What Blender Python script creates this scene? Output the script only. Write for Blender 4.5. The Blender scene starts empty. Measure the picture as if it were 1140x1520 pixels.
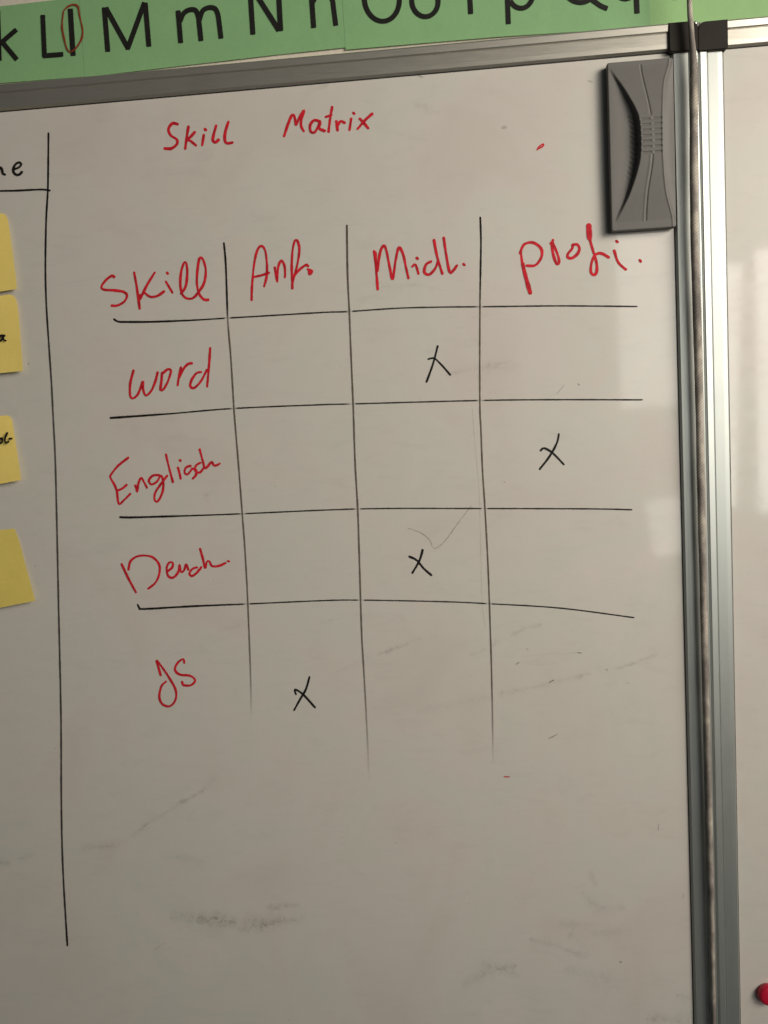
import bpy, bmesh, math, random
from mathutils import Vector, Matrix
random.seed(7)
SC = bpy.context.scene
COL = SC.collection

# ------------------------------------------------------------------ camera
# Orientation solved from the vanishing points of the board frame; focal length of a phone's main camera.
F = 1180.0; CX, CY = 570.0, 760.0
DIST = 0.74
CAM = Vector((0.0, -DIST, 1.55))
Xi = Vector((18790, -1024, -1180)).normalized()          # world +X in image axes (right, down, forward)
Di = Vector((735, 12140, 1180)).normalized()             # world down
Di = (Di - Xi * Di.dot(Xi)).normalized()
Zi = -Di
Yi = Zi.cross(Xi).normalized()                           # world +Y, into the wall
cam = bpy.data.cameras.new('camera'); cam_o = bpy.data.objects.new('camera', cam); COL.objects.link(cam_o)
cam.sensor_fit = 'VERTICAL'; cam.sensor_height = 36.0; cam.lens = F / 1520 * 36.0
cam.clip_start = 0.01; cam.clip_end = 60
right = Vector((Xi[0], Yi[0], Zi[0])); down = Vector((Xi[1], Yi[1], Zi[1])); fwd = Vector((Xi[2], Yi[2], Zi[2]))
M = Matrix((right, -down, -fwd)).transposed().to_4x4(); M.translation = CAM
cam_o.matrix_world = M
SC.camera = cam_o
SC.render.resolution_x = 768; SC.render.resolution_y = 1024

def P(px, py, h=0.0):
    """point on the plane h metres in front of the writing surface that a photo position looks at"""
    r = Vector((px - CX, py - CY, F))
    w = Vector((r.dot(Xi), r.dot(Yi), r.dot(Zi)))
    t = (-h - CAM.y) / w.y
    return CAM + w * t

# ------------------------------------------------------------------ light
SC.view_settings.view_transform = 'Standard'
SC.view_settings.look = 'None'
SC.view_settings.exposure = 0.0
SC.view_settings.gamma = 1.0
world = bpy.data.worlds.new('World'); SC.world = world; world.use_nodes = True
bg = world.node_tree.nodes['Background']
bg.inputs[0].default_value = (0.82, 0.88, 0.92, 1); bg.inputs[1].default_value = 0.043

def area(name, loc, target, sx, sy, power, colour, spread=180):
    l = bpy.data.lights.new(name, 'AREA'); l.shape = 'RECTANGLE'; l.size = sx; l.size_y = sy
    l.energy = power; l.color = colour; l.spread = math.radians(spread)
    o = bpy.data.objects.new(name, l); COL.objects.link(o); o.location = loc
    d = Vector(target) - Vector(loc)
    o.rotation_euler = d.to_track_quat('-Z', 'Z').to_euler()
    return o
# the daylight window on the right-hand side of the room
area('window_light', (1.60, -1.30, 2.25), (0.27, 0, 1.70), 0.95, 1.1, 9.2, (1.0, 0.91, 0.79), 72)
# the far window behind the photographer: tall panes with glazing bars between, a low one below
def pane(x0, x1, z0, z1, radiance, roll=0.0):
    o = area('window_light', ((x0+x1)/2, -2.9, (z0+z1)/2), ((x0+x1)/2, 0, (z0+z1)/2), x1-x0, z1-z0, 1.12*radiance*math.pi*(x1-x0)*(z1-z0), (1.0, 0.97, 0.88))
    o.rotation_euler.rotate_axis('Z', roll)
pane(1.16, 1.375, 1.14, 2.20, 4.6, math.radians(-2.5))
pane(1.455, 2.15, 1.10, 2.25, 5.0)
pane(0.86, 1.12, 1.60, 2.40, 2.4)
pane(0.97, 1.13, 0.93, 1.19, 2.2, math.radians(8))

# ------------------------------------------------------------------ helpers
def tag(o, label=None, cat=None, group=None, kind=None):
    if label: o['label'] = label
    if cat: o['category'] = cat
    if group: o['group'] = group
    if kind: o['kind'] = kind
    return o
def empty(name, loc, label, cat, group=None):
    o = bpy.data.objects.new(name, None); COL.objects.link(o); o.location = loc; o.empty_display_size = 0.02
    return tag(o, label, cat, group)
def obj(name, verts, faces, mat, parent=None, smooth=False):
    me = bpy.data.meshes.new(name); me.from_pydata([tuple(v) for v in verts], [], faces); me.update()
    if mat: me.materials.append(mat)
    if smooth: me.shade_smooth()
    o = bpy.data.objects.new(name, me); COL.objects.link(o)
    if parent is not None:
        o.parent = parent
        o.matrix_parent_inverse = Matrix.Translation(parent.location).inverted()
    return o
def from_bm(name, bm, mat, parent=None, smooth=False):
    me = bpy.data.meshes.new(name); bm.to_mesh(me); bm.free()
    if mat: me.materials.append(mat)
    if smooth: me.shade_smooth()
    o = bpy.data.objects.new(name, me); COL.objects.link(o)
    if parent is not None:
        o.parent = parent
        o.matrix_parent_inverse = Matrix.Translation(parent.location).inverted()
    return o
def box(name, x0, x1, y0, y1, z0, z1, mat, parent=None, bevel=0.0):
    bm = bmesh.new(); bmesh.ops.create_cube(bm, size=1)
    for v in bm.verts:
        v.co = Vector(((x0+x1)/2 + v.co.x*(x1-x0), (y0+y1)/2 + v.co.y*(y1-y0), (z0+z1)/2 + v.co.z*(z1-z0)))
    if bevel: bmesh.ops.bevel(bm, geom=bm.edges[:], offset=bevel, segments=2, affect='EDGES')
    return from_bm(name, bm, mat, parent)

# ------------------------------------------------------------------ materials
class NT:
    def __init__(s, name):
        s.m = bpy.data.materials.new(name); s.m.use_nodes = True; s.t = s.m.node_tree
        s.b = s.t.nodes['Principled BSDF']; s.out = s.t.nodes['Material Output']
    def n(s, typ, **kw):
        nd = s.t.nodes.new(typ)
        for k, v in kw.items():
            if k.startswith('i_'): nd.inputs[k[2:].replace('_', ' ')].default_value = v
            else: setattr(nd, k, v)
        return nd
    def l(s, a, b): s.t.links.new(a, b)
    def coord(s):
        return s.n('ShaderNodeTexCoord').outputs['Object']
    def noise(s, scale, detail=4, rough=0.6, vec=None, dist=0.0):
        nd = s.n('ShaderNodeTexNoise'); nd.inputs['Scale'].default_value = scale
        nd.inputs['Detail'].default_value = detail; nd.inputs['Roughness'].default_value = rough
        nd.inputs['Distortion'].default_value = dist
        s.l(vec if vec is not None else s.coord(), nd.inputs['Vector']); return nd.outputs[0]
    def ramp(s, fac, stops):
        nd = s.n('ShaderNodeValToRGB'); cr = nd.color_ramp
        cr.elements[0].position = stops[0][0]; cr.elements[0].color = (*stops[0][1], 1)
        cr.elements[1].position = stops[-1][0]; cr.elements[1].color = (*stops[-1][1], 1)
        for p, c in stops[1:-1]:
            e = cr.elements.new(p); e.color = (*c, 1)
        s.l(fac, nd.inputs[0]); return nd.outputs[0]
    def mapr(s, v, a, b, c, d):
        nd = s.n('ShaderNodeMapRange'); s.l(v, nd.inputs[0])
        for i, x in enumerate((a, b, c, d)): nd.inputs[i+1].default_value = x
        return nd.outputs[0]
    def math(s, op, a, b=None):
        nd = s.n('ShaderNodeMath', operation=op)
        for i, x in enumerate((a, b)):
            if x is None: continue
            if isinstance(x, (int, float)): nd.inputs[i].default_value = x
            else: s.l(x, nd.inputs[i])
        return nd.outputs[0]
    def mix(s, fac, a, b, mode='MIX'):
        nd = s.n('ShaderNodeMix', data_type='RGBA', blend_type=mode)
        for i, x in ((0, fac), (6, a), (7, b)):
            if isinstance(x, (int, float)): nd.inputs[i].default_value = x
            elif isinstance(x, tuple): nd.inputs[i].default_value = (*x, 1)
            else: s.l(x, nd.inputs[i])
        return nd.outputs[2]
    def scaled(s, v):
        nd = s.n('ShaderNodeMapping'); s.l(s.coord(), nd.inputs[0]); nd.inputs['Scale'].default_value = v
        return nd.outputs[0]
    def bump(s, h, strength, dist=0.001):
        nd = s.n('ShaderNodeBump'); nd.inputs['Strength'].default_value = strength; nd.inputs['Distance'].default_value = dist
        s.l(h, nd.inputs['Height']); s.l(nd.outputs[0], s.b.inputs['Normal'])
    def set(s, **kw):
        for k, v in kw.items():
            s.b.inputs[k.replace('_', ' ')].default_value = (*v, 1) if isinstance(v, tuple) else v

def board_material(name, seed):
    t = NT(name)
    mp = t.n('ShaderNodeMapping'); t.l(t.coord(), mp.inputs[0]); mp.inputs['Location'].default_value = (seed, seed, 0)
    v = mp.outputs[0]
    big = t.noise(9, 5, 0.6, v, 0.6)
    c = t.ramp(big, [(0.30, (0.572, 0.530, 0.485)), (0.47, (0.595, 0.560, 0.515)), (0.58, (0.575, 0.566, 0.515)), (0.72, (0.620, 0.575, 0.530))])
    # wiped ink haze: streaky grey film
    st = t.n('ShaderNodeMapping'); t.l(v, st.inputs[0]); st.inputs['Rotation'].default_value = (0, 0.35, 0); st.inputs['Scale'].default_value = (1, 1, 3.2)
    film = t.noise(26, 7, 0.68, st.outputs[0], 1.2)
    c = t.mix(t.mapr(film, 0.52, 0.80, 0.0, 0.18), c, (0.33, 0.32, 0.31))
    grain = t.noise(900, 2, 0.7, v)
    c = t.mix(t.mapr(grain, 0.25, 0.75, 0.0, 0.10), c, (0.36, 0.34, 0.31))
    vor = t.n('ShaderNodeTexVoronoi', feature='F1'); vor.inputs['Scale'].default_value = 75; t.l(v, vor.inputs['Vector'])
    col = t.n('ShaderNodeSeparateColor'); t.l(vor.outputs['Color'], col.inputs[0])
    dot = t.math('MULTIPLY', t.math('LESS_THAN', vor.outputs['Distance'], 0.045), t.math('GREATER_THAN', col.outputs[0], 0.93))
    c = t.mix(t.math('MULTIPLY', dot, 0.55), c, (0.12, 0.11, 0.10))
    t.l(c, t.b.inputs['Base Color'])
    t.set(Roughness=0.42, Coat_Weight=1.0, Coat_IOR=1.5)
    t.l(t.mapr(film, 0.3, 0.8, 0.03, 0.10), t.b.inputs['Coat Roughness'])
    t.bump(t.noise(7, 3, 0.5, v), 0.35, 0.003)
    return t.m
M_BOARD = board_material('enamel_white', 0.0)
M_BOARD2 = board_material('enamel_white_clean', 3.7)

def metal(name, base, rough, stretch):
    t = NT(name)
    n = t.noise(60, 4, 0.6, t.scaled(stretch))
    blot = t.noise(14, 4, 0.6)
    c = t.ramp(n, [(0.3, tuple(x*0.97 for x in base)), (0.7, base)])
    c = t.mix(t.mapr(blot, 0.5, 0.8, 0, 0.22), c, tuple(x*0.6 for x in base))
    t.l(c, t.b.inputs['Base Color']); t.set(Metallic=0.85, Roughness=rough)
    t.l(t.mapr(n, 0.3, 0.7, rough-0.01, rough+0.05), t.b.inputs['Roughness'])
    t.bump(n, 0.03, 0.0003)
    return t.m
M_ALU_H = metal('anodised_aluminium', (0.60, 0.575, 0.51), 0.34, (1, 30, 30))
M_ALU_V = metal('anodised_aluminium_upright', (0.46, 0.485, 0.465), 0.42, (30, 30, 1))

def simple(name, col, rough, noise_scale=60, var=0.12, bump=0.1, bump_d=0.0003, **kw):
    t = NT(name); n = t.noise(noise_scale, 5, 0.6)
    c = t.ramp(n, [(0.3, tuple(x*(1-var) for x in col)), (0.7, tuple(min(1, x*(1+var)) for x in col))])
    t.l(c, t.b.inputs['Base Color']); t.set(Roughness=rough, **kw)
    t.bump(t.noise(noise_scale*6, 3, 0.6), bump, bump_d)
    return t.m
M_GASKET = simple('dark_seal', (0.02, 0.02, 0.02), 0.7)
M_CAP = simple('dark_brown_plastic', (0.014, 0.011, 0.008), 0.6, bump=0.2, Specular_IOR_Level=0.2)
M_WALL = simple('painted_wall', (0.60, 0.55, 0.46), 0.9, 25, 0.05, 0.5, 0.001)
M_ERASER = simple('grey_plastic', (0.120, 0.115, 0.108), 0.6, 120, 0.05, 0.25, 0.0002)
M_FELT = simple('dark_felt', (0.03, 0.03, 0.032), 0.95, 300, 0.3, 0.6)
M_MAGNET = simple('red_plastic', (0.50, 0.008, 0.035), 0.32, 40, 0.05, 0.05)
M_PRINT = simple('black_print', (0.012, 0.012, 0.011), 0.6, 200, 0.2)

def paper(name, col, var=0.06):
    t = NT(name)
    fib = t.noise(420, 4, 0.7, t.scaled((1, 1, 2.2)))
    big = t.noise(11, 4, 0.6)
    c = t.ramp(big, [(0.3, tuple(x*(1-var) for x in col)), (0.7, tuple(x*(1+var) for x in col))])
    c = t.mix(t.mapr(fib, 0.3, 0.75, 0.0, 0.16), c, tuple(x*0.6 for x in col))
    t.l(c, t.b.inputs['Base Color']); t.set(Roughness=0.75)
    t.bump(t.noise(16, 4, 0.6), 0.4, 0.003)
    return t.m
M_GREEN = paper('green_paper', (0.215, 0.41, 0.19))
M_GREEN2 = paper('green_paper_pale', (0.27, 0.47, 0.20))
M_YELLOW = paper('yellow_paper', (0.84, 0.66, 0.180))
M_YELLOW_DIM = paper('yellow_paper_dimmed', (0.72, 0.58, 0.140))  # same yellow, darkened to put the light's downward falloff into the colour

def ink(name, col, col2, gloss=0.4, streak=0.35, edge=0.55):
    """marker ink: density from the attribute 'ink', fading across the stroke's edge, streaky where the pen ran dry"""
    t = NT(name)
    a = t.n('ShaderNodeAttribute', attribute_name='ink'); u = t.n('ShaderNodeAttribute', attribute_name='across')
    dens = a.outputs['Fac']; ac = u.outputs['Fac']
    e = t.mapr(ac, edge, 1.0, 1.0, 0.0)
    n = t.noise(700, 3, 0.65); n2 = t.noise(160, 3, 0.6)
    k = t.math('ADD', t.math('MULTIPLY', n, streak), 1 - streak * 0.35)
    al = t.math('MULTIPLY', t.math('MULTIPLY', dens, e), k); al = t.math('MINIMUM', al, 1.0)
    c = t.mix(t.mapr(n2, 0.35, 0.7, 0, 1), col, col2)
    t.l(c, t.b.inputs['Base Color']); t.set(Roughness=gloss, Specular_IOR_Level=0.15)
    t.l(al, t.b.inputs['Alpha'])
    return t.m
M_BLACK = ink('black_marker_ink', (0.008, 0.008, 0.008), (0.020, 0.018, 0.017))
M_DRY = ink('dry_black_marker_ink', (0.085, 0.070, 0.052), (0.150, 0.128, 0.10), 0.7, 0.4, 0.4)
M_RED = ink('red_marker_ink', (0.64, 0.018, 0.032), (0.36, 0.009, 0.018), 0.55, 0.2, 0.6)
M_RUST = ink('rust_marker_ink', (0.26, 0.045, 0.015), (0.20, 0.04, 0.015), 0.5, 0.5)
def smear_material():
    t = NT('grey_wiped_ink')
    a = t.n('ShaderNodeAttribute', attribute_name='ink'); u = t.n('ShaderNodeAttribute', attribute_name='across')
    e = t.mapr(u.outputs['Fac'], 0.0, 1.0, 1.0, 0.0); e = t.math('MULTIPLY', e, e)
    n1 = t.mapr(t.noise(230, 5, 0.7, None, 1.0), 0.38, 0.68, 0.05, 1.0); n2 = t.mapr(t.noise(60, 3, 0.6), 0.3, 0.65, 0.2, 1.0)
    al = t.math('MULTIPLY', t.math('MULTIPLY', a.outputs['Fac'], e), t.math('MULTIPLY', n1, n2))
    t.set(Base_Color=(0.12, 0.105, 0.095), Roughness=0.7); t.l(al, t.b.inputs['Alpha'])
    return t.m
M_SMEAR = smear_material()

# ------------------------------------------------------------------ wall behind
wall = box('wall', -2.2, 2.4, 0.0125, 0.10, 0.0, 2.8, M_WALL); tag(wall, kind='structure')

# ------------------------------------------------------------------ strokes
def smooth_path(pts, step, closed=False):
    out = []
    n = len(pts)
    if n == 1: pts = [pts[0], (pts[0][0]+0.6, pts[0][1]+0.6)]; n = 2
    for i in range(n - 1):
        p0 = pts[max(i-1, 0)]; p1 = pts[i]; p2 = pts[i+1]; p3 = pts[min(i+2, n-1)]
        L = math.hypot(p2[0]-p1[0], p2[1]-p1[1]); k = max(1, int(L/step))
        for j in range(k):
            t = j / k
            q = []
            for c in (0, 1):
                a = 2*p1[c]; b = p2[c]-p0[c]; d = 2*p0[c]-5*p1[c]+4*p2[c]-p3[c]; e = -p0[c]+3*p1[c]-3*p2[c]+p3[c]
                q.append(0.5*(a + b*t + d*t*t + e*t*t*t))
            out.append(tuple(q))
    out.append(tuple(pts[-1][:2]))
    return out
LAYER = [0]
WIDEN = 1.18
def stroke_data(pts, w, dens=1.0, h=0.00012, jit=0.10, step=1.6, straight=False, taper=0.0, gaps=(), widen=None, square=False):
    """pts: photo positions on the sheet; w: stroke width in photo px; dens: number or list of (fraction, density)"""
    if straight:
        path = []
        for a, b in zip(pts[:-1], pts[1:]):
            k = max(1, int(math.hypot(b[0]-a[0], b[1]-a[1])/step))
            path += [(a[0]+(b[0]-a[0])*i/k, a[1]+(b[1]-a[1])*i/k) for i in range(k)]
        path.append(pts[-1])
    else: path = smooth_path(pts, step)
    n = len(path); LAYER[0] += 1
    hh = h + (LAYER[0] % 12) * 0.000022
    seed = random.random()*100
    acc = [0.0]
    for i in range(1, n): acc.append(acc[-1] + math.hypot(path[i][0]-path[i-1][0], path[i][1]-path[i-1][1]))
    L = max(acc[-1], 1e-3)
    r = w/2*(widen or WIDEN)
    # extend half a width at both ends for round tips
    def unit(a, b):
        d = (b[0]-a[0], b[1]-a[1]); l = math.hypot(*d) or 1; return (d[0]/l, d[1]/l)
    u0 = unit(path[1], path[0]); u1 = unit(path[-2], path[-1])
    tips = [(0.95, 0.30), (0.75, 0.66), (0.40, 0.92)] if not square else [(0.55, 0.80), (0.42, 0.98)]
    rows = []
    for t, s in tips: rows.append(((path[0][0]+u0[0]*r*t, path[0][1]+u0[1]*r*t), s, 0.0))
    for i in range(n): rows.append((path[i], 1.0, acc[i]/L))
    for t, s in reversed(tips): rows.append(((path[-1][0]+u1[0]*r*t, path[-1][1]+u1[1]*r*t), s, 1.0))
    V = []; A = []; U = []
    N = len(rows)
    for i, (p, s, f) in enumerate(rows):
        a = rows[max(i-1, 0)][0]; b = rows[min(i+1, N-1)][0]
        d = unit(a, b); nrm = (-d[1], d[0])
        ww = r * s * (1 + jit*math.sin(f*L*0.11+seed) + jit*0.6*math.sin(f*L*0.37+seed*2.1)) * (1 - taper*f)
        if isinstance(dens, (int, float)): al = dens
        else:
            al = dens[-1][1]
            for (fa, da), (fb, db) in zip(dens[:-1], dens[1:]):
                if fa <= f <= fb: al = da + (db-da)*(f-fa)/max(fb-fa, 1e-6); break
            if f < dens[0][0]: al = dens[0][1]
        for gx in gaps:
            dd = abs(p[0] - gx)
            if dd < 3.6: al *= 0.12
            elif dd < 5.5: al *= 0.12 + 0.88*(dd-3.6)/1.9
        hz = hh + 0.00002 * f
        for k in (-1, 0, 1):
            V.append(P(p[0]+nrm[0]*ww*k, p[1]+nrm[1]*ww*k, hz)); A.append(al); U.append(abs(k))
    Fc = []
    for i in range(N-1):
        a = i*3
        Fc += [(a, a+1, a+4, a+3), (a+1, a+2, a+5, a+4)]
    return V, Fc, A, U
def ribbon_object(name, datas, mat, parent, label=None):
    V = []; Fc = []; A = []; U = []
    for v, f, a, u in datas:
        o = len(V); V += v; A += a; U += u; Fc += [tuple(i+o for i in q) for q in f]
    ob = obj(name, V, Fc, mat, parent)
    at = ob.data.attributes.new('ink', 'FLOAT', 'POINT'); at.data.foreach_set('value', A)
    at = ob.data.attributes.new('across', 'FLOAT', 'POINT'); at.data.foreach_set('value', U)
    if label: ob['label'] = label
    return ob
def Z(ox, oy, s, *strokes):
    return [[(ox + x/s, oy + y/s) for x, y in st] for st in strokes]

# ------------------------------------------------------------------ the boards
def rail(name, p0, p1, inward, parent, mat, width, trim=0.0):
    """extruded aluminium profile from p0 to p1 (x,z along the inner edge); inward: unit (x,z) towards the surface; mitred ends"""
    prof = [(-0.0002, -0.0115), (-0.0002, 0.0010), (0.0006, 0.0022), (0.0014, 0.0034), (0.0050, 0.0036), (0.0128, 0.0037), (0.0134, 0.0037),
            (0.0138, 0.0033), (0.0143, 0.0043), (0.0150, 0.0048), (width-0.0022, 0.0052), (width-0.0012, 0.0048), (width-0.0005, 0.0038),
            (width, 0.0025), (width, -0.0115)]
    d = Vector((p1[0]-p0[0], 0, p1[1]-p0[1])).normalized(); n = Vector((-inward[0], 0, -inward[1]))
    V = []
    segs = 40
    for s in range(segs + 1):
        for t, h in prof:
            a = Vector((p0[0], -h, p0[1])) + n*t - d*t
            b = Vector((p1[0], -h, p1[1])) + n*t + d*t
            V.append(a + (b-a)*s/segs)
    k = len(prof); Fc = []
    for s in range(segs):
        for i in range(k-1):
            Fc.append((s*k+i, s*k+i+1, (s+1)*k+i+1, (s+1)*k+i))
    Fc.append(tuple(range(k))); Fc.append(tuple(segs*k + i for i in reversed(range(k))))
    o = obj(name, V, Fc, mat, parent)
    bm = bmesh.new(); bm.from_mesh(o.data); bmesh.ops.recalc_face_normals(bm, faces=bm.faces); bm.to_mesh(o.data); bm.free()
    return o
def corner_cap(cx, cz, sx, sz, size, inner, parent):
    """square plastic corner with its outer corner rounded; (cx,cz) inner frame corner; sx,sz = outward directions"""
    pts = []
    r = 0.0075
    a = -inner; w = size
    wx = w + 0.0010
    poly = [(a, a+0.002), (a, w)]
    for i in range(9):
        th = math.pi/2 * (1 - i/8)
        poly.append((wx - r + r*math.cos(th), w - r + r*math.sin(th)))
    poly += [(wx, a), (a+0.002, a)]
    bm = bmesh.new()
    f = bm.faces.new([bm.verts.new((cx + sx*x, -0.0062, cz + sz*z)) for x, z in poly])
    ex = bmesh.ops.extrude_face_region(bm, geom=[f])
    for g in ex['geom']:
        if isinstance(g, bmesh.types.BMVert): g.co.y = 0.0118
    bmesh.ops.recalc_face_normals(bm, faces=bm.faces)
    es = [e for e in bm.edges if all(abs(v.co.y + 0.0062) < 1e-6 for v in e.verts)]
    bmesh.ops.bevel(bm, geom=es, offset=0.0009, segments=3, affect='EDGES')
    return from_bm('corner_cap', bm, M_CAP, parent)
def whiteboard(x0, x1, z0, z1, width, label, mat, corners, group):
    root = empty('whiteboard', ((x0+x1)/2, 0, z0), label, 'whiteboard', group)
    box('writing_surface', x0+0.0008, x1-0.0008, 0.0, 0.011, z0+0.0008, z1-0.0008, mat, root)
    # dark seal between sheet and frame
    g = 0.0007
    for (a, b, c, d) in ((x0, x1, z1-g, z1+0.0002), (x0, x1, z0-0.0002, z0+g), (x0-0.0002, x0+g, z0, z1), (x1-g, x1+0.0002, z0, z1)):
        e = 0.0003
        box('seal', a, b, -e - (0.00005 if d-c > 0.1 else 0), 0.0005, c, d, M_GASKET, root)
    e = 0.0002
    rail('frame_rail', (x0, z1+e), (x1, z1+e), (0, -1), root, M_ALU_H, width)
    rail('frame_rail', (x1, z0-e), (x0, z0-e), (0, 1), root, M_ALU_H, width) if False else rail('frame_rail', (x0, z0-e), (x1, z0-e), (0, 1), root, M_ALU_H, width)
    rail('frame_rail', (x0-e, z0), (x0-e, z1), (1, 0), root, M_ALU_V, width)
    rail('frame_rail', (x1+e, z0), (x1+e, z1), (-1, 0), root, M_ALU_V, width)
    for sx, sz in corners:
        corner_cap(x0 if sx < 0 else x1, z0 if sz < 0 else z1, sx, sz, width - 0.0006, 0.0030, root)
    return root
B1_X1 = (P(1001.8, 340).x + P(1015, 900).x + P(1030, 1520).x)/3
B1_Z1 = (P(0, 164).z + P(400, 132).z + P(780, 98).z + P(990, 76).z)/4
W1 = P(500, 85.5, 0.006).z - B1_Z1
B2_X0 = (P(1076, 300).x + P(1081, 500).x + P(1088, 900).x + P(1097, 1520).x)/4
B2_Z1 = (P(1075, 73.5).z + P(1140, 66).z)/2
print('DBG', B1_X1, B1_Z1, W1, B2_X0, B2_Z1, [P(1001.8, 340).x, P(1015, 900).x, P(1030, 1520).x], [P(0, 164).z, P(400, 132).z, P(780, 98).z, P(990, 76).z])
W = 0.0222
ALLC = [(-1, 1), (1, 1), (-1, -1), (1, -1)]
B1 = whiteboard(B1_X1-1.18, B1_X1, B1_Z1-1.16, B1_Z1, W, 'large aluminium framed whiteboard with the red and black skill table drawn on it', M_BOARD, ALLC, None)
B2 = whiteboard(B2_X0, B2_X0+0.9, B2_Z1-1.16, B2_Z1, W, 'bare whiteboard at the right edge beyond the cord, holding only a red magnet', M_BOARD2, ALLC, None)

# ------------------------------------------------------------------ handwriting on the left board
def word(strokes, w, text, mat=M_RED, dens=1.0, name='handwritten_word', parent=B1, **kw):
    return ribbon_object(name, [stroke_data(s, w, dens, **kw) for s in strokes], mat, parent, text)
a = (0, 0, 2.85)
word(Z(*a, [(750,525),(730,522),(713,545),(722,572),(748,590),(748,610),(725,628),(698,628)],
    [(797,537),(790,580),(784,627)], [(823,560),(805,580),(790,590),(806,596),(828,614)], [(868,547),(870,549)], [(862,573),(856,612)],
    [(914,533),(904,570),(901,594),(912,602),(924,592)], [(966,517),(953,560),(952,595),(962,606),(982,603)]), 4.3, 'red title word "Skill" at the top of the board')
word(Z(*a, [(-8,742),(-4,716),(3,708),(9,718),(12,734),(20,738)], [(58,716),(80,708),(90,694),(78,687),(62,700),(56,722),(66,738),(82,738),(92,728)]),
     3.8, 'end of a black word cut off by the left edge', M_BLACK)
a = (380, 0, 2.85)
word(Z(*a, [(120,574),(134,530),(152,487),(160,486),(166,505),(170,528),(184,498),(203,468),(192,505),(192,535),(202,553)],
    [(270,514),(248,508),(230,528),(232,556),(250,558),(272,518),(268,542),(290,553)],
    [(322,454),(314,500),(307,556)], [(297,494),(318,487)], [(340,514),(345,550)], [(345,532),(358,513),(374,519)],
    [(403,503),(396,548)], [(413,478),(415,480)], [(440,503),(455,518),(474,541)], [(491,482),(462,508),(432,543)]), 4.1, 'red title word "Matrix" at the top of the board')
a = (140, 340, 3.353)
word(Z(*a, [(98,238),(88,232),(60,252),(36,285),(48,301),(100,305),(145,312),(163,330),(150,360),(115,380),(88,381)],
    [(199,218),(212,290),(226,394)], [(300,218),(262,280),(228,348),(228,330)], [(252,318),(280,337),(315,332),(346,311)],
    [(357,263),(372,288),(388,315)], [(363,218),(365,221)],
    [(432,320),(455,285),(463,215),(457,168),(446,170),(433,210),(428,270),(436,320),(458,344),(488,345),(508,328)],
    [(508,328),(545,272),(555,205),(540,150),(524,146),(514,200),(511,270),(522,322),(545,350),(566,352)]), 3.9, 'red column heading "Skill"')
word(Z(*a, [(783,352),(785,290),(795,180),(810,110),(830,84),(850,105),(859,170),(858,235),(846,283)], [(797,238),(832,230),(868,218)],
    [(899,192),(904,225),(911,262),(912,225),(918,180),(932,157),(946,180),(950,215),(949,238)],
    [(986,294),(988,260),(1010,180),(1021,100),(1010,55),(1000,55),(988,100),(983,180),(985,250),(986,294)], [(992,238),(1020,203),(1058,176),(1064,184)],
    [(1064,200),(1086,209),(1072,226),(1070,202),(1080,215)]), 3.6, 'red column heading "Anf."')
word(Z(*a, [(195,705),(180,765),(178,822),(190,843),(215,825),(235,780),(242,758),(244,800),(258,828),(285,803),(305,755),(315,715)],
    [(338,716),(334,760),(330,800),(345,797),(368,755),(382,705),(366,698),(343,716)],
    [(431,690),(420,740),(415,776)], [(424,738),(444,696),(466,672),(485,668)],
    [(530,712),(508,718),(484,752),(478,783),(498,790),(530,758),(560,702)], [(577,594),(571,680),(562,782)]), 3.7, 'red row heading "word"')
a = (480, 340, 2.28)
word(Z(*a, [(172,76),(178,125),(184,203)], [(176,80),(180,128)], [(184,140),(192,80),(205,56),(214,75),(225,130),(235,168),(245,105),(256,63),(270,85),(280,130),(288,165)],
    [(302,126),(312,120),(322,150)], [(317,98),(319,100)], [(364,110),(348,120),(342,145),(358,154),(378,135),(388,110)], [(375,38),(386,95),(403,150)],
    [(408,30),(416,85),(428,145),(440,140),(452,124)], [(475,119),(477,121)]), 4.0, 'red column heading "Midl."')
word(Z(*a, [(668,76),(676,130),(690,180),(702,216)], [(666,80),(680,52),(710,46),(737,66),(738,95),(718,122),(690,124)],
    [(770,48),(774,44),(777,38)], [(773,48),(777,80),(785,108),(792,119),(798,112),(795,92),(786,68),(776,46)],
    [(845,53),(842,66),(828,84),(828,96),(842,98),(860,84),(867,66),(859,52),(844,54)],
    [(899,-8),(902,32),(912,70),(924,110),(926,140),(918,155),(906,146),(908,115),(920,88),(940,82),(965,95)],
    [(985,74),(998,112),(1023,136)], [(993,41),(995,43)], [(1072,106),(1074,109)]), 4.3, 'red column heading "profi."')
word(Z(*a, [(676,120),(685,160),(700,214)]), 6.0, 'thick foot of the letter p', name='pen_stroke')
word(Z(*a, [(899,-10),(901,28)]), 8.0, 'thick top of the letter f', name='pen_stroke')
a = (140, 620, 3.353)
word(Z(*a, [(168,200),(120,238),(82,285),(82,302),(98,330),(112,365),(122,428),(150,408),(178,380)], [(120,361),(140,352),(160,335)],
    [(204,338),(210,355),(213,368),(220,325),(234,300),(248,322),(262,348)],
    [(322,286),(292,288),(272,312),(284,332),(312,318),(332,288),(344,325),(338,375),(316,416),(300,408),(305,370),(345,312),(362,290)],
    [(357,184),(370,240),(391,319)], [(417,250),(424,275),(430,302)], [(427,212),(429,214)],
    *[[(33.53+x*0.5588, 134.1+y*0.5588) for x, y in st] for st in ([(797,190),(765,198),(745,228),(750,258),(775,262),(812,214)],[(812,214),(848,226),(846,270),(820,300)],[(884,163),(852,180),(836,216),(850,245),(885,245),(918,203)],[(880,44),(900,120),(925,206),(945,200),(985,155),(1005,183),(1030,184),(1055,170)])]), 3.5, 'red row heading "Englisch"')
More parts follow.
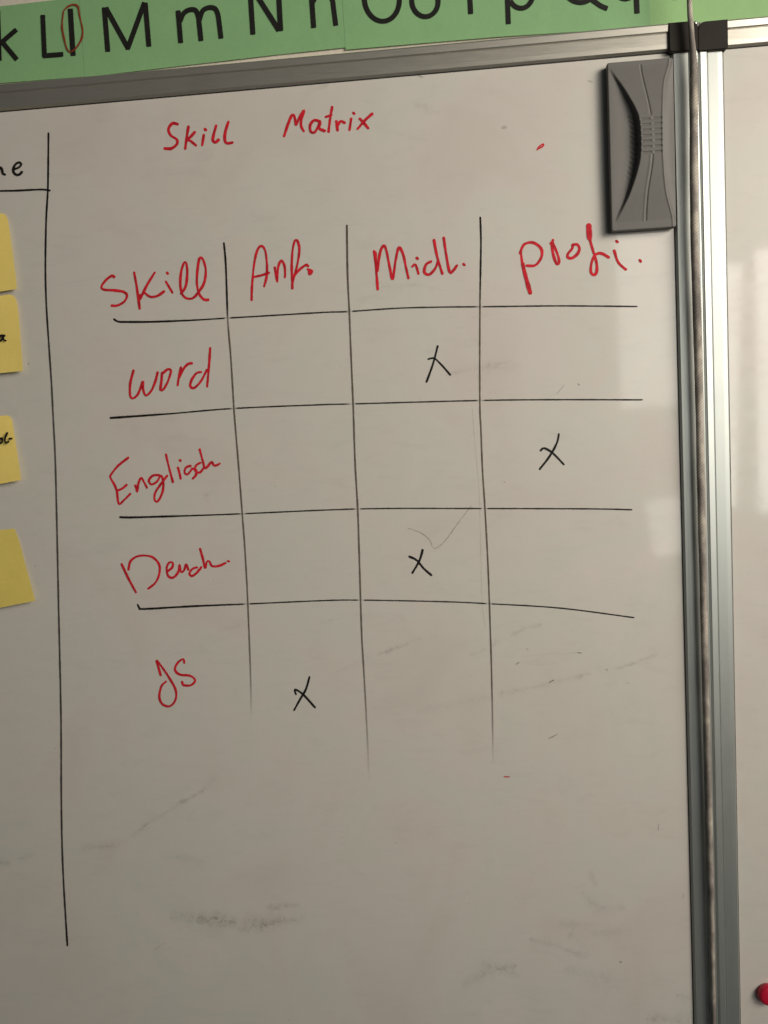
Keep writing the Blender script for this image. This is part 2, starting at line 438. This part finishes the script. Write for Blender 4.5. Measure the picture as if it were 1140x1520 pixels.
word(Z(*a, [(137,730),(170,800),(207,868)], [(170,755),(180,715),(210,692),(250,686),(292,696),(322,730),(324,775),(305,820),(270,850)],
    [(365,764),(388,745),(390,722),(372,722),(360,750),(368,788),(392,796),(418,768),(424,732),(432,768),(448,758),(457,730),(468,756)],
    [(510,745),(488,753),(474,776),(486,788),(508,774),(532,745)], [(527,654),(540,700),(552,748),(560,718),(572,714),(586,738),(618,738),(652,724)], [(666,714),(670,715)]),
    3.5, 'red row heading "Deuch."')
a = (140, 900, 2.59)
word(Z(*a, [(255,264),(247,235),(240,209),(262,236),(290,278),(313,322),(312,360),(290,384),(262,376),(250,348),(258,308),(275,290)],
    [(346,216),(342,203),(322,216),(310,242),(328,262),(368,267),(388,284),(372,303),(344,303),(338,291)]), 3.5, 'red row heading "JS"')

def line(pts, w, mat, dens, label, gaps=(), jit=0.07):
    w = w*0.90
    return ribbon_object('drawn_line', [stroke_data(pts, w, dens, jit=jit, step=3.0, gaps=gaps)], mat, B1, label)
# left table's border
line([(72,198),(71.7,240),(71,283),(68.5,330),(67.5,400),(69,455),(72.5,510),(76.5,570),(79,620),(82,680),(84.5,780),(87,900),(90.5,1060),(91,1180),(92.2,1254),(94.8,1317),(100,1403)],
     3.3, M_BLACK, [(0, 1), (0.10, 1), (0.2, 0.85), (0.35, 0.62), (0.8, 0.70), (0.95, 0.75), (1, 0.9)], 'long black vertical line beside the yellow notes')
line([(-20,283.5),(20,283),(60,281.2),(73.5,282.6)], 3.4, M_BLACK, 1.0, 'short black line reaching the left edge')
c1 = [(332.5,361),(335.3,394),(338,471),(342.8,531),(347.3,605),(350,640),(354.5,694),(359.7,762),(363.6,814),(367,873),(369,920),(370.5,958),(372.4,1016),(373,1066)]
c2 = [(515,335),(516,406),(518.6,460),(521.7,537),(524.5,603),(527.4,688),(531.3,758),(534,841),(537,940),(539,975),(543.5,1054),(548.5,1160)]
c3 = [(713,323),(714,360),(712.5,454),(712.3,594),(714,640),(716.4,700),(720,756),(724.5,841),(728,940),(729.5,990),(731,1062),(732,1135)]
line(c1, 3.0, M_DRY, [(0,0.6),(0.16,0.6),(0.2,1),(0.3,0.95),(0.5,0.85),(0.75,0.75),(0.88,0.6),(1,0.0)], 'first column line, fading downwards')
line(c1[:3], 3.1, M_BLACK, [(0,1),(0.85,0.9),(1,0.1)], None)
line(c2, 3.0, M_DRY, [(0,0.9),(0.3,0.95),(0.5,0.9),(0.75,0.8),(0.87,0.45),(1,0.0)], 'second column line, fading downwards')
line([(515,335),(515.5,372),(516,406),(517.6,440)], 3.1, M_BLACK, [(0,1),(0.6,0.8),(1,0.0)], None)
line(c3, 3.0, M_DRY, [(0,0.9),(0.3,0.95),(0.6,0.95),(0.8,0.9),(0.9,0.5),(1,0.0)], 'third column line, fading downwards')
line([(713,323),(714,360),(713.4,400),(712.6,446)], 3.1, M_BLACK, [(0,1),(0.7,0.85),(1,0.0)], None)
h1 = [(169.8,474),(175,477.2),(188,477.8),(229.5,477.5),(289,475.1),(337,472.1),(379,469.7),(480,463.7),(517.3,462.4),(589.6,457.5),(655.4,455.8),(712.5,455.3),(831,454),(945,454.9)]
h2 = [(164.8,620.3),(250,614.3),(346,606.3),(480,600.6),(519.5,599.6),(712.5,594.4),(830,593.2),(953,593.5)]
h3 = [(178.8,767.6),(200,767.9),(289,765.2),(359,762.6),(480,757.2),(567.7,754.8),(719,754.8),(875,755.3),(937.5,756.6)]
h4 = [(204.7,898),(207,902.7),(214.6,903.9),(289,899.7),(366.6,896.5),(480,891.5),(537,890.8),(655.4,893),(723.4,896),(831,902.6),(940.5,916.7)]
H = [(0,1),(0.15,0.95),(0.3,0.82),(0.6,0.74),(1,0.88)]
line(h1, 2.7, M_BLACK, H, 'black line under the column headings', (338,518.5,712.6)); line(h2, 2.6, M_BLACK, H, 'black line under the row "word"', (347,523.5,712.6))
line(h3, 2.5, M_BLACK, H, 'black line under the row "Englisch"', (359.8,530.5,719.5)); line(h4, 2.4, M_BLACK, H, 'bent black line under the row "Deuch."', (367,536.5,726))
for pts, w in ((h1[:5], 3.6), (h2[:2], 3.8), (h3[:3], 3.6), (h4[:5], 3.4)):
    line(pts, w, M_BLACK, [(0,1),(0.5,1),(1,0.0)], None)
def cross(a, s1, s2, text, w=3.2):
    ribbon_object('cross_mark', [stroke_data(s, w, 1.0, jit=0.08) for s in Z(*a, s1, s2)], M_BLACK, B1, text)
cross((480,340,2.28), [(387,397),(372,455),(350,516)], [(356,440),(376,438),(402,462),(429,493)], 'black cross in the row "word"', 3.0)
cross((480,600,2.28), [(797,102),(790,132),(766,176),(733,219)], [(736,156),(748,149),(776,165),(813,203)], 'black cross in the row "Englisch"', 3.3)
cross((480,600,2.28), [(336,494),(325,530),(302,570)], [(292,516),(316,528),(340,556),(365,578)], 'black cross in the row "Deuch."', 3.4)
cross((140,900,2.59), [(827,273),(814,318),(790,360),(769,398)], [(775,337),(772,320),(802,338),(848,388)], 'black cross in the row "JS"', 3.2)
# thin scratches, pen specks and wiped smears: each drawn where it shows
D = []
for ox, oy, s, pts, w, d in [
    (480,600,2.28,[(287,420),(330,435),(360,460),(375,488),(410,465),(450,410),(500,345)],1.2,0.55),
    (480,600,2.28,[(504,15),(512,120),(527,300),(533,500),(537,660),(548,760)],1.0,0.24),
    (480,340,2.28,[(790,558),(803,543),(816,527)],1.0,0.5), (480,340,2.28,[(863,524),(866,527)],1.6,0.8),
    (560,900,2.28,[(500,170),(560,162),(640,158),(680,157)],1.0,0.12),(560,900,2.28,[(678,157),(690,158)],1.8,0.9),(560,900,2.28,[(470,196),(480,190)],1.6,0.7),
    (560,900,2.28,[(583,257),(596,250)],1.6,0.8),(560,900,2.28,[(581,447),(595,441),(609,433)],1.4,0.55),(560,900,2.28,[(505,144),(510,146)],1.2,0.6),
    (560,900,2.28,[(775,213),(780,218)],1.4,0.5),(560,900,2.28,[(845,258),(849,261)],1.3,0.6),
    (560,1180,1.966,[(821,85),(820,102)],1.3,0.6),(560,1180,1.966,[(893,288),(893,300)],1.2,0.5),(560,1180,1.966,[(709,487),(712,488)],1.5,0.8),
    (0,1180,2.036,[(470,466),(484,456),(496,449)],2.2,0.16),(0,1180,2.036,[(425,105),(440,92),(450,85)],1.8,0.12),
    (380,0,2.85,[(690,322),(702,326)],4,0.4),(380,0,2.85,[(1045,540),(1055,538)],4,0.28),
    (0,300,4.75,[(198,1138),(206,1138)],1.8,0.35),(860,60,5.065,[(75,305),(92,310)],4,0.28)]:
    D.append(stroke_data(Z(ox,oy,s,pts)[0], w, d*0.6, jit=0.2))
o = ribbon_object('scratch', D, M_DRY, B1, 'faint pen scratches and specks'); o['kind'] = 'stuff'
ribbon_object('pen_speck', [stroke_data([(797.5,222),(801,217),(807,213.5),(806,217),(800,220.5)], 2.2, 0.85)], M_RED, B1, 'small red fleck left of the eraser')
ribbon_object('pen_speck', [stroke_data([(748.5,1153),(756,1153.2)], 1.6, 0.8)], M_RED, B1, 'tiny red dash below the third column line')
D = []
for ox, oy, s, pts, w, d in [
    (560,900,2.28,[(420,295),(520,275),(620,252),(705,232)],5,0.45),(560,900,2.28,[(815,208),(880,190),(942,163)],4,0.45),
    (560,900,2.28,[(325,162),(370,143),(412,119)],4,0.5),(560,900,2.28,[(465,92),(500,76),(545,64)],4,0.45),(560,900,2.28,[(15,157),(80,135),(135,112)],4,0.5),
    (560,900,2.28,[(160,350),(260,330),(370,310)],10,0.22),
    (0,1180,2.036,[(262,160),(300,158),(342,153)],9,0.42),(0,1180,2.036,[(380,135),(420,108),(450,85),(520,42),(600,-6)],5,0.4),(0,1180,2.036,[(70,190),(90,184)],7,0.4),(0,1180,2.036,[(560,368),(620,372),(690,384),(760,390)],17,0.50),
    (0,1180,2.036,[(620,378),(660,376),(690,382)],10,0.5),(0,1180,2.036,[(760,400),(820,388),(882,378)],16,0.42),(0,1180,2.036,[(828,338),(856,335),(886,334)],8,0.5),
    (0,1180,2.036,[(832,385),(880,380)],6,0.5),(0,1180,2.036,[(560,192),(590,198)],12,0.3),
    (560,1180,1.966,[(460,424),(520,440),(600,470)],6,0.42),(560,1180,1.966,[(268,546),(320,520),(385,504)],9,0.45),(560,1180,1.966,[(340,500),(380,515)],14,0.35),
    (560,1180,1.966,[(612,300),(640,325),(700,330)],9,0.35),(560,1180,1.966,[(625,235),(632,250)],7,0.45),(560,1180,1.966,[(566,405),(572,395)],6,0.5),
    (560,1180,1.966,[(560,380),(650,400),(720,398)],12,0.26),(560,1180,1.966,[(590,520),(680,545)],18,0.28),(560,1180,1.966,[(820,655),(900,660)],14,0.5),(560,1180,1.966,[(888,587),(908,592)],6,0.5),
    (480,340,2.28,[(430,490),(520,470),(610,455)],5,0.32),(480,340,2.28,[(560,470),(620,465)],16,0.22),(480,340,2.28,[(200,195),(300,188),(400,205)],5,0.22),
    (380,0,2.85,[(700,450),(745,468)],9,0.3),(380,0,2.85,[(530,540),(600,565),(700,590)],6,0.2),(380,0,2.85,[(270,368),(290,364)],4,0.3),
    (140,620,3.353,[(560,385),(590,370)],6,0.3),(140,900,2.59,[(330,755),(400,720),(455,670)],4,0.35),(140,900,2.59,[(880,62),(930,50)],4,0.3),(140,900,2.59,[(945,245),(1040,205),(1130,175)],5,0.3),
    (140,900,2.59,[(500,90),(570,70)],5,0.25),(0,1180,2.036,[(0,205),(10,205)],8,0.4)]:
    D.append(stroke_data(Z(ox,oy,s,pts)[0], w*2.4, d*0.52, jit=0.35, step=2.5))
o = ribbon_object('wiped_smear', D, M_SMEAR, B1, 'grey smears of wiped ink'); o['kind'] = 'stuff'

# ------------------------------------------------------------------ green alphabet sheets on the wall above
WH = -0.0115
def sheet(bottom, top, label, mat, lift, curl=0.0):
    """paper sheet from bottom/top edge positions (left to right)"""
    h = WH + lift
    n = 24; mrows = 8
    def interp(pl, f):
        xs = pl[0][0] + (pl[-1][0]-pl[0][0])*f
        for a, b in zip(pl[:-1], pl[1:]):
            if xs <= b[0] + 1e-6: return (xs, a[1] + (b[1]-a[1])*(xs-a[0])/(b[0]-a[0]))
        return pl[-1]
    V = []
    for j in range(mrows+1):
        for i in range(n+1):
            b = interp(bottom, i/n); t = interp(top, i/n); g = j/mrows
            x = b[0]+(t[0]-b[0])*g; y = b[1]+(t[1]-b[1])*g
            w = 0.00012*math.sin(i*0.7+lift*9000)*(1-g)*min(1, (n-i)/3)*min(1, i/3) + curl*(1-g)**3
            V.append(P(x, y, h + w))
    k = n+1; Fc = [(j*k+i, j*k+i+1, (j+1)*k+i+1, (j+1)*k+i) for j in range(mrows) for i in range(n)]
    loc = (V[0]+V[n])/2
    root = empty('alphabet_sheet', loc, label, 'alphabet card', 'green alphabet sheets taped above the boards')
    o = obj('paper', V, Fc, mat, root, False)
    s = o.modifiers.new('thickness', 'SOLIDIFY'); s.thickness = 0.00018; s.offset = 0
    return root, h
def letter(root, h, strokes, w, text, mat=M_PRINT):
    datas = []
    for s in strokes:
        straight = len(s) <= 3
        datas.append(stroke_data(s, w, 1.0, h=h+0.0005, jit=0.0, straight=straight, step=1.6, widen=1.0, square=True))
    return ribbon_object('printed_letter', datas, mat, root, text)
M_LET = ink('printed_black', (0.012, 0.012, 0.011), (0.018, 0.017, 0.015), 0.6, 0.0, 0.86)
def ell(cx, cz, rx, ry, a0, a1, n=28, rot=-0.09):
    out = []
    for i in range(n+1):
        t = math.radians(a0 + (a1-a0)*i/n); x = rx*math.cos(t); y = ry*math.sin(t)
        out.append((cx + x*math.cos(rot) - y*math.sin(rot), cz + x*math.sin(rot) + y*math.cos(rot)))
    return out
sA, hA = sheet([(-230,146),(0,123.5),(129,113.5)], [(-245,34),(0,9.5),(125,-5)], 'green sheet with a red ring drawn round its letter l', M_GREEN, 0.0003)
sB, hB = sheet([(126,114.5),(400,82.5),(517,70)], [(118,-4),(400,-40),(512,-52)], 'green sheet with the letters M m N n, its lower edge cut a step short', M_GREEN, 0.0005)
sC, hC = sheet([(513,73.8),(740,54.6),(966,40)], [(505,-52),(740,-76),(960,-92)], 'green sheet with the letters O o P p Q q', M_GREEN, 0.0007)
sD, hD = sheet([(964,41),(1050,33),(1420,0)], [(958,-90),(1050,-98),(1410,-130)], 'green sheet behind the cord, reaching over the bare board', M_GREEN2, 0.0005)
q = 2.85
S = lambda *st: [[(x/q, y/q) for x, y in s] for s in st]
letter(sA, hA, [[(-3,18),(-1,88)],[(23,45),(1,64)],[(4,63),(24,87)]], 7.6, 'letter k', M_LET)
letter(sA, hA, [[(63.6,24),(66.2,82.5)],[(66.2,82.5),(92,80.5)]], 7.6, 'letter L', M_LET)
letter(sA, hA, [[(104.5,15),(108.5,80.5)]], 8.4, 'letter l', M_LET)
letter(sB, hB, [[(155,13),(160,74.5)],[(158,13),(190,71)],[(190,71),(214,5.5)],[(215.8,6),(221,67)]], 8.0, 'letter M', M_LET)
letter(sB, hB, [[(264.6,17.5),(268.3,61.5)],[(268,30),(272.5,20),(281,14.5),(290,15),(294.5,24),(296,36),(298.4,58.5)],[(296,30),(301,16),(310,11.2),(319,12.5),(323.5,21),(325.5,34),(328,55)]], 7.8, 'letter m', M_LET)
letter(sB, hB, [[(371,-22),(375.5,49)],[(373,-20),(413.5,43.5)],[(413,-25),(416.8,43.5)]], 8.0, 'letter N', M_LET)
letter(sB, hB, [[(462.5,-8),(465.8,39)],[(464,4),(470,-6),(479,-11),(488,-9),(493.5,0),(495.5,14),(498.4,36)]], 7.8, 'letter n', M_LET)
letter(sC, hC, [ell(567, -2, 26, 33.5, 0, 360)], 8.0, 'letter O', M_LET)
letter(sC, hC, [ell(631, 1.5, 19.5, 23, 0, 360)], 7.8, 'letter o', M_LET)
letter(sC, hC, [[(695.5,-46),(698.8,18.5)]] + [[(696,-44),(712,-48),(728,-38),(728,-22),(714,-12),(698,-12)]], 8.0, 'letter P', M_LET)
letter(sC, hC, [[(752.5,-26),(754.8,33.5)], ell(773, -10, 18, 22, 150, -150)], 7.8, 'letter p', M_LET)
letter(sC, hC, [ell(861, -31, 28, 34.5, 0, 360), [(868,-8),(884,3),(892,8.5),(900,12)]], 8.0, 'letter Q', M_LET)
letter(sC, hC, [ell(928, -24, 18, 22, 30, 330), [(943,-46),(946,17.5)]], 8.0, 'letter q', M_LET)
letter(sD, hD, [[(1000,-66),(1003.5,-3)]] + [[(1000,-64),(1018,-66),(1028,-54),(1018,-40),(1003,-38)]], 8.0, 'letter R', M_LET)
ribbon_object('drawn_ring', [stroke_data([(x/q, y/q) for x, y in [(292,24),(312,19),(330,28),(336,60),(344,95),(350,130),(346,162),(330,192),(312,212),(296,219),(283,205),(272,165),(263,115),(266,70),(272,42),(292,24)]], 2.7, 0.95, h=hA+0.0008, jit=0.18)],
              M_RUST, sA, 'rust red pen ring round the letter l')

# ------------------------------------------------------------------ sticky notes
def note(edge, bottom_slope, label, mat, heights, ink_strokes=None, text=None, wide=118):
    """edge: right edge positions from top to bottom; heights: lift off the board along it"""
    n = 16; path = smooth_path(edge, 3.0)
    rows = [path[round(i*(len(path)-1)/40)] for i in range(41)]
    V = []
    for j, (x, y) in enumerate(rows):
        f = j/40
        hgt = heights[0] + (heights[1]-heights[0])*(1-math.exp(-f*9)) + (heights[2]-heights[1])*f*f
        sl = -0.11 + (bottom_slope+0.11)*f
        for i in range(n+1):
            g = i/n                                       # 0 right ... 1 left
            lift = hgt * (1 - 0.25*g*f)
            V.append(P(x - wide*g, y - sl*wide*g, max(lift, 0.0003)))
    k = n+1; Fc = [(j*k+i, (j+1)*k+i, (j+1)*k+i+1, j*k+i+1) for j in range(40) for i in range(n)]
    root = empty('sticky_note', V[0], label, 'sticky note', 'yellow sticky notes down the left edge')
    o = obj('paper', V, Fc, mat, root, False)
    s = o.modifiers.new('thickness', 'SOLIDIFY'); s.thickness = 0.00015; s.offset = 0
    if ink_strokes:
        ribbon_object('handwriting', [stroke_data(s, 3.4, 1.0, h=heights[2]+0.0004) for s in ink_strokes], M_BLACK, root, text)
    return root
z5 = lambda pts, oy: [(x/4.75, oy + y/4.75) for x, y in pts]
note(z5([(12,78),(30,84),(50,108),(62,170),(75,255),(95,405),(110,520),(119,612)], 300), -0.16, 'topmost yellow note, blank at its visible edge', M_YELLOW, (0.0004, 0.0035, 0.0052))
note(z5([(62,652),(92,658),(112,685),(124,740),(134,830),(148,1010),(156,1110),(161,1190)], 300), -0.10, 'second yellow note from the top, ending in a black letter a', M_YELLOW, (0.0004, 0.0035, 0.0055),
     Z(0,300,4.75,[(30,942),(10,940),(-6,950),(-8,970),(8,975),(24,945),(24,968),(38,976)],[(-30,975),(-8,968)]), 'black handwritten letter a')
note(z5([(46,78),(70,86),(84,108),(92,160),(108,260),(130,400),(142,480),(149,534)], 600), -0.19, 'third yellow note from the top, with a cut-off word ending in "ol-"', M_YELLOW, (0.0004, 0.0035, 0.0060),
     Z(0,600,4.75,[(12,240),(-2,245),(-8,262),(4,276),(16,262),(14,244)],[(50,205),(38,232),(34,258),(42,272),(58,266)],[(68,243),(80,243)]), 'black handwritten ending "ol-"')
note(z5([(102,876),(135,965),(168,1090),(205,1225),(248,1386)], 600), -0.20, 'lowest yellow note, blank and hanging askew', M_YELLOW_DIM, (0.0004, 0.0012, 0.0060), wide=112)

# ------------------------------------------------------------------ board eraser
EH = 0.0108
tl, tr, bl, br = P(902, 91, EH), P(1001.5, 83, EH), P(908, 343, EH), P(1004.5, 336, EH)
ew = ((tr-tl).length + (br-bl).length)/2; eh = ((bl-tl).length + (br-tr).length)/2
ec = (tl+tr+bl+br)/4; er = math.atan2((tr.z-tl.z)+(br.z-bl.z), (tr.x-tl.x)+(br.x-bl.x))
print('DBG eraser', ew, eh, math.degrees(er))
er_root = empty('board_eraser', (ec.x, 0, ec.z), 'dark grey plastic board eraser with a ribbed waist, stuck in the top right corner', 'board eraser')
def eloc(u, v, h):      # u 0..1 left to right, v 0..1 top to bottom
    x = (u-0.5)*ew; z = (0.5-v)*eh
    return Vector((ec.x + x*math.cos(er) - z*math.sin(er), -h, ec.z + x*math.sin(er) + z*math.cos(er)))
def sstep(a, b, x):
    t = min(1, max(0, (x-a)/(b-a))); return t*t*(3-2*t)
def interp1(tab, v):
    for (a, x), (b, y) in zip(tab[:-1], tab[1:]):
        if v <= b:
            t = (v-a)/(b-a); i = tab.index((a, x)); sl = lambda p, q: (q[1]-p[1])/(q[0]-p[0])
            m0 = sl(tab[max(i-1, 0)], tab[i+1]); m1 = sl(tab[i], tab[min(i+2, len(tab)-1)]); d = b-a
            return (2*t**3-3*t*t+1)*x + (t**3-2*t*t+t)*m0*d + (3*t*t-2*t**3)*y + (t**3-t*t)*m1*d
    return tab[-1][1]
LC = [(0,0.05),(0.04,0.06),(0.18,0.25),(0.33,0.415),(0.45,0.445),(0.60,0.425),(0.78,0.285),(0.94,0.09),(1,0.07)]
RC = [(0,0.95),(0.04,0.94),(0.15,0.85),(0.33,0.80),(0.45,0.79),(0.58,0.79),(0.78,0.84),(0.94,0.95),(1,0.96)]
MC = [(0,0.50),(0.10,0.52),(0.30,0.60),(0.45,0.625),(0.60,0.62),(0.80,0.55),(1,0.53)]
def eheight(u, v):
    lc, rc, mc = interp1(LC, v), interp1(RC, v), interp1(MC, v)
    k = math.sin(math.pi*min(1, max(0, (v-0.03)/0.92)))**1.1
    base = 0.0088
    ridge = base + 0.0075*k
    # scooped flanks: outer rim stays at base height, floor sinks towards the ridge
    if u < lc:
        t = u/max(lc, 1e-3); fl = base - 0.0062*k*sstep(0.0, 0.9, t)
    elif u > rc:
        t = (1-u)/max(1-rc, 1e-3); fl = base + 0.0012*k - 0.0002*k*t
    else: fl = 0
    e1 = sstep(lc-0.035, lc+0.012, u); e2 = 1 - sstep(rc-0.015, rc+0.05, u)
    if u < (lc+rc)/2: low = base + 0.0004*k - 0.0014*k*sstep(0, 0.9, min(1, u/max(lc, 1e-3))); m = e1
    else: low = base + 0.0070*k*(1-((u-rc)/max(1-rc, 1e-3))**2) if u > rc else base + 0.0070*k; m = e2
    h = low + (ridge-low)*m
    # centre crease
    if lc < u < rc and (0.03 < v < 0.34 or 0.57 < v < 0.95):
        d = (u-mc)*ew; h -= 0.0008*math.exp(-(d/0.0005)**2); h += 0.00025*math.exp(-((d+0.0018)/0.0008)**2)*(1 if v > 0.5 else 0.0)
    if lc+0.01 < u < rc and abs(u-rc) < 0.03: h += 0.0004*math.exp(-(((u-rc)*ew+0.0008)/0.0007)**2)
    # grip ribs across the waist
    if 0.345 < v < 0.575:
        ph = (v-0.345)/0.23*7.0; g = math.exp(-(((ph % 1)-0.5)/0.17)**2)
        inside = sstep(lc+0.01, lc+0.03, u)*(1-sstep(rc-0.03, rc-0.01, u)); inside *= 1 - math.exp(-((u-mc)/0.022)**2)
        h -= 0.0007*g*inside
    # slanting ribs cut in the left flank
    if 0.32 < v < 0.74 and lc-0.16 < u < lc:
        ph = (v + (lc-u)*0.22)*33; g = math.exp(-(((ph % 1)-0.5)/0.2)**2)
        h -= 0.0007*g*sstep(lc-0.16, lc-0.10, u)*(1-sstep(0.62, 0.74, v))
    return h
NU, NV = 110, 330
V = []; Fc = []
cr = 0.0022
for j in range(NV+1):
    v = j/NV
    for i in range(NU+1):
        u = i/NU
        # rounded rim
        dx = min(u, 1-u)*ew; dz = min(v, 1-v)*eh; d = min(dx, dz)
        rim = 0.0
        if d < 0.0012: rim = 0.0012 - math.sqrt(max(0, 0.0012**2 - (0.0012-d)**2))
        # rounded corners in plan
        uu, vv = u, v
        if dx < cr and dz < cr:
            px_, pz_ = cr-dx, cr-dz; L = math.hypot(px_, pz_); mx = max(px_, pz_)
            if L > 1e-9:
                s = mx/L; nx = cr-px_*s; nz = cr-pz_*s
                uu = nx/ew if u < 0.5 else 1-nx/ew; vv = nz/eh if v < 0.5 else 1-nz/eh
        V.append(eloc(uu, vv, eheight(u, v)-rim))
k = NU+1
Fc = [(j*k+i, (j+1)*k+i, (j+1)*k+i+1, j*k+i+1) for j in range(NV) for i in range(NU)]
# side walls down to the felt
ring = [i for i in range(k)] + [(j*k+NU) for j in range(1, NV+1)] + [NV*k+i for i in range(NU-1, -1, -1)] + [j*k for j in range(NV-1, 0, -1)]
off = len(V)
for idx in ring: w = V[idx]; V.append(Vector((w.x, -0.0042, w.z)))
nr = len(ring)
for a_ in range(nr):
    b_ = (a_+1) % nr; Fc.append((ring[a_], ring[b_], off+b_, off+a_))
obj('grip', V, Fc, M_ERASER, er_root, True)
bm = bmesh.new()
fp = [eloc(u, v, 0) for u, v in ((0.012,0.006),(0.988,0.006),(0.988,0.994),(0.012,0.994))]
f = bm.faces.new([bm.verts.new((p.x, -0.0043, p.z)) for p in fp]); ex = bmesh.ops.extrude_face_region(bm, geom=[f])
for g in ex['geom']:
    if isinstance(g, bmesh.types.BMVert): g.co.y = -0.0004
bmesh.ops.recalc_face_normals(bm, faces=bm.faces)
from_bm('felt_pad', bm, M_FELT, er_root)

# ------------------------------------------------------------------ hanging cord
def cord_mat():
    t = NT('braided_cord')
    n = t.noise(38, 4, 0.65, t.scaled((1, 1, 0.6))); fine = t.noise(900, 2, 0.6)
    c = t.ramp(n, [(0.36, (0.13, 0.115, 0.105)), (0.50, (0.28, 0.255, 0.225)), (0.62, (0.56, 0.51, 0.43))])
    a = t.n('ShaderNodeAttribute', attribute_name='weave')
    c = t.mix(t.mapr(a.outputs['Fac'], 0.0, 0.8, 0.55, 0.0), c, (0.10, 0.075, 0.065))  # brown weave pattern; also paints shade into the grooves between strands
    c = t.mix(t.mapr(fine, 0.3, 0.7, 0.0, 0.15), c, (0.16, 0.12, 0.10))
    t.l(c, t.b.inputs['Base Color']); t.set(Roughness=0.75)
    return t.m
cp = [(1022,-140,.0140,.0026),(1023.3,0,.0135,.0026),(1026.5,50,.0132,.0030),(1030,110,.0130,.0042),(1030,220,.0125,.0043),(1030.8,350,.0122,.0043),(1035.5,500,.0120,.0043),(1040,700,.0115,.0042),
      (1044.4,900,.0110,.0039),(1048,1040,.0108,.0037),(1051.4,1160,.0102,.0035),(1055.3,1320,.0098,.0033),(1058.6,1470,.0092,.0026),(1060,1560,.0090,.0025),(1064,1700,.0088,.0025)]
pts3 = [P(x, y, h) for x, y, h, _ in cp]
rad_t = 0.0031
path = []; RR = []
for i in range(len(pts3)-1):
    p0 = pts3[max(i-1,0)]; p1 = pts3[i]; p2 = pts3[i+1]; p3 = pts3[min(i+2,len(pts3)-1)]
    nn = max(1, int((p2-p1).length/0.00032))
    for j in range(nn):
        t = j/nn; RR.append(cp[i][3] + (cp[i+1][3]-cp[i][3])*t)
        path.append(0.5*(2*p1 + (p2-p0)*t + (2*p0-5*p1+4*p2-p3)*t*t + (-p0+3*p1-3*p2+p3)*t*t*t))
NA = 32; V = []; Wv = []
for j, p in enumerate(path):
    s = j*0.00032
    rr = 0.80*RR[j]*(1+0.03*math.sin(s*41)+0.02*math.sin(s*97))
    for i in range(NA):
        th = 2*math.pi*i/NA
        w = 0.5+0.5*math.sin(th*6 + s*2*math.pi/0.0028)
        r = rr*(0.93+0.10*w)
        V.append(p + Vector((math.cos(th)*r, math.sin(th)*r, 0))); Wv.append(w)
Fc = [(j*NA+i, j*NA+(i+1) % NA, (j+1)*NA+(i+1) % NA, (j+1)*NA+i) for j in range(len(path)-1) for i in range(NA)]
cord = obj('cord', V, Fc, cord_mat(), None, True)
at = cord.data.attributes.new('weave', 'FLOAT', 'POINT'); at.data.foreach_set('value', Wv)
tag(cord, 'pale braided cord hanging over the seam between the two whiteboards', 'cord')

# ------------------------------------------------------------------ red magnet
mc = P(1141.5, 1477, 0.004)
prof = [(0.0, 0.0080), (0.0030, 0.0079), (0.0060, 0.0077), (0.0082, 0.0072), (0.0095, 0.0063), (0.0101, 0.0050), (0.0103, 0.0030), (0.0102, 0.0012), (0.0098, 0.0004), (0, 0.0004)]
n = 48; V = []; Fc = []
for r, h in prof:
    for i in range(n):
        th = 2*math.pi*i/n; V.append((mc.x + r*math.cos(th), -h, mc.z + r*math.sin(th)))
Fc = [(j*n+i, j*n+(i+1) % n, (j+1)*n+(i+1) % n, (j+1)*n+i) for j in range(len(prof)-1) for i in range(n)]
mg = obj('magnet', V, Fc, M_MAGNET, None, True); tag(mg, 'round red magnet on the bare board, low at the right edge', 'magnet')
bm = bmesh.new(); bm.from_mesh(mg.data); bmesh.ops.remove_doubles(bm, verts=bm.verts, dist=1e-6); bmesh.ops.recalc_face_normals(bm, faces=bm.faces); bm.to_mesh(mg.data); bm.free()
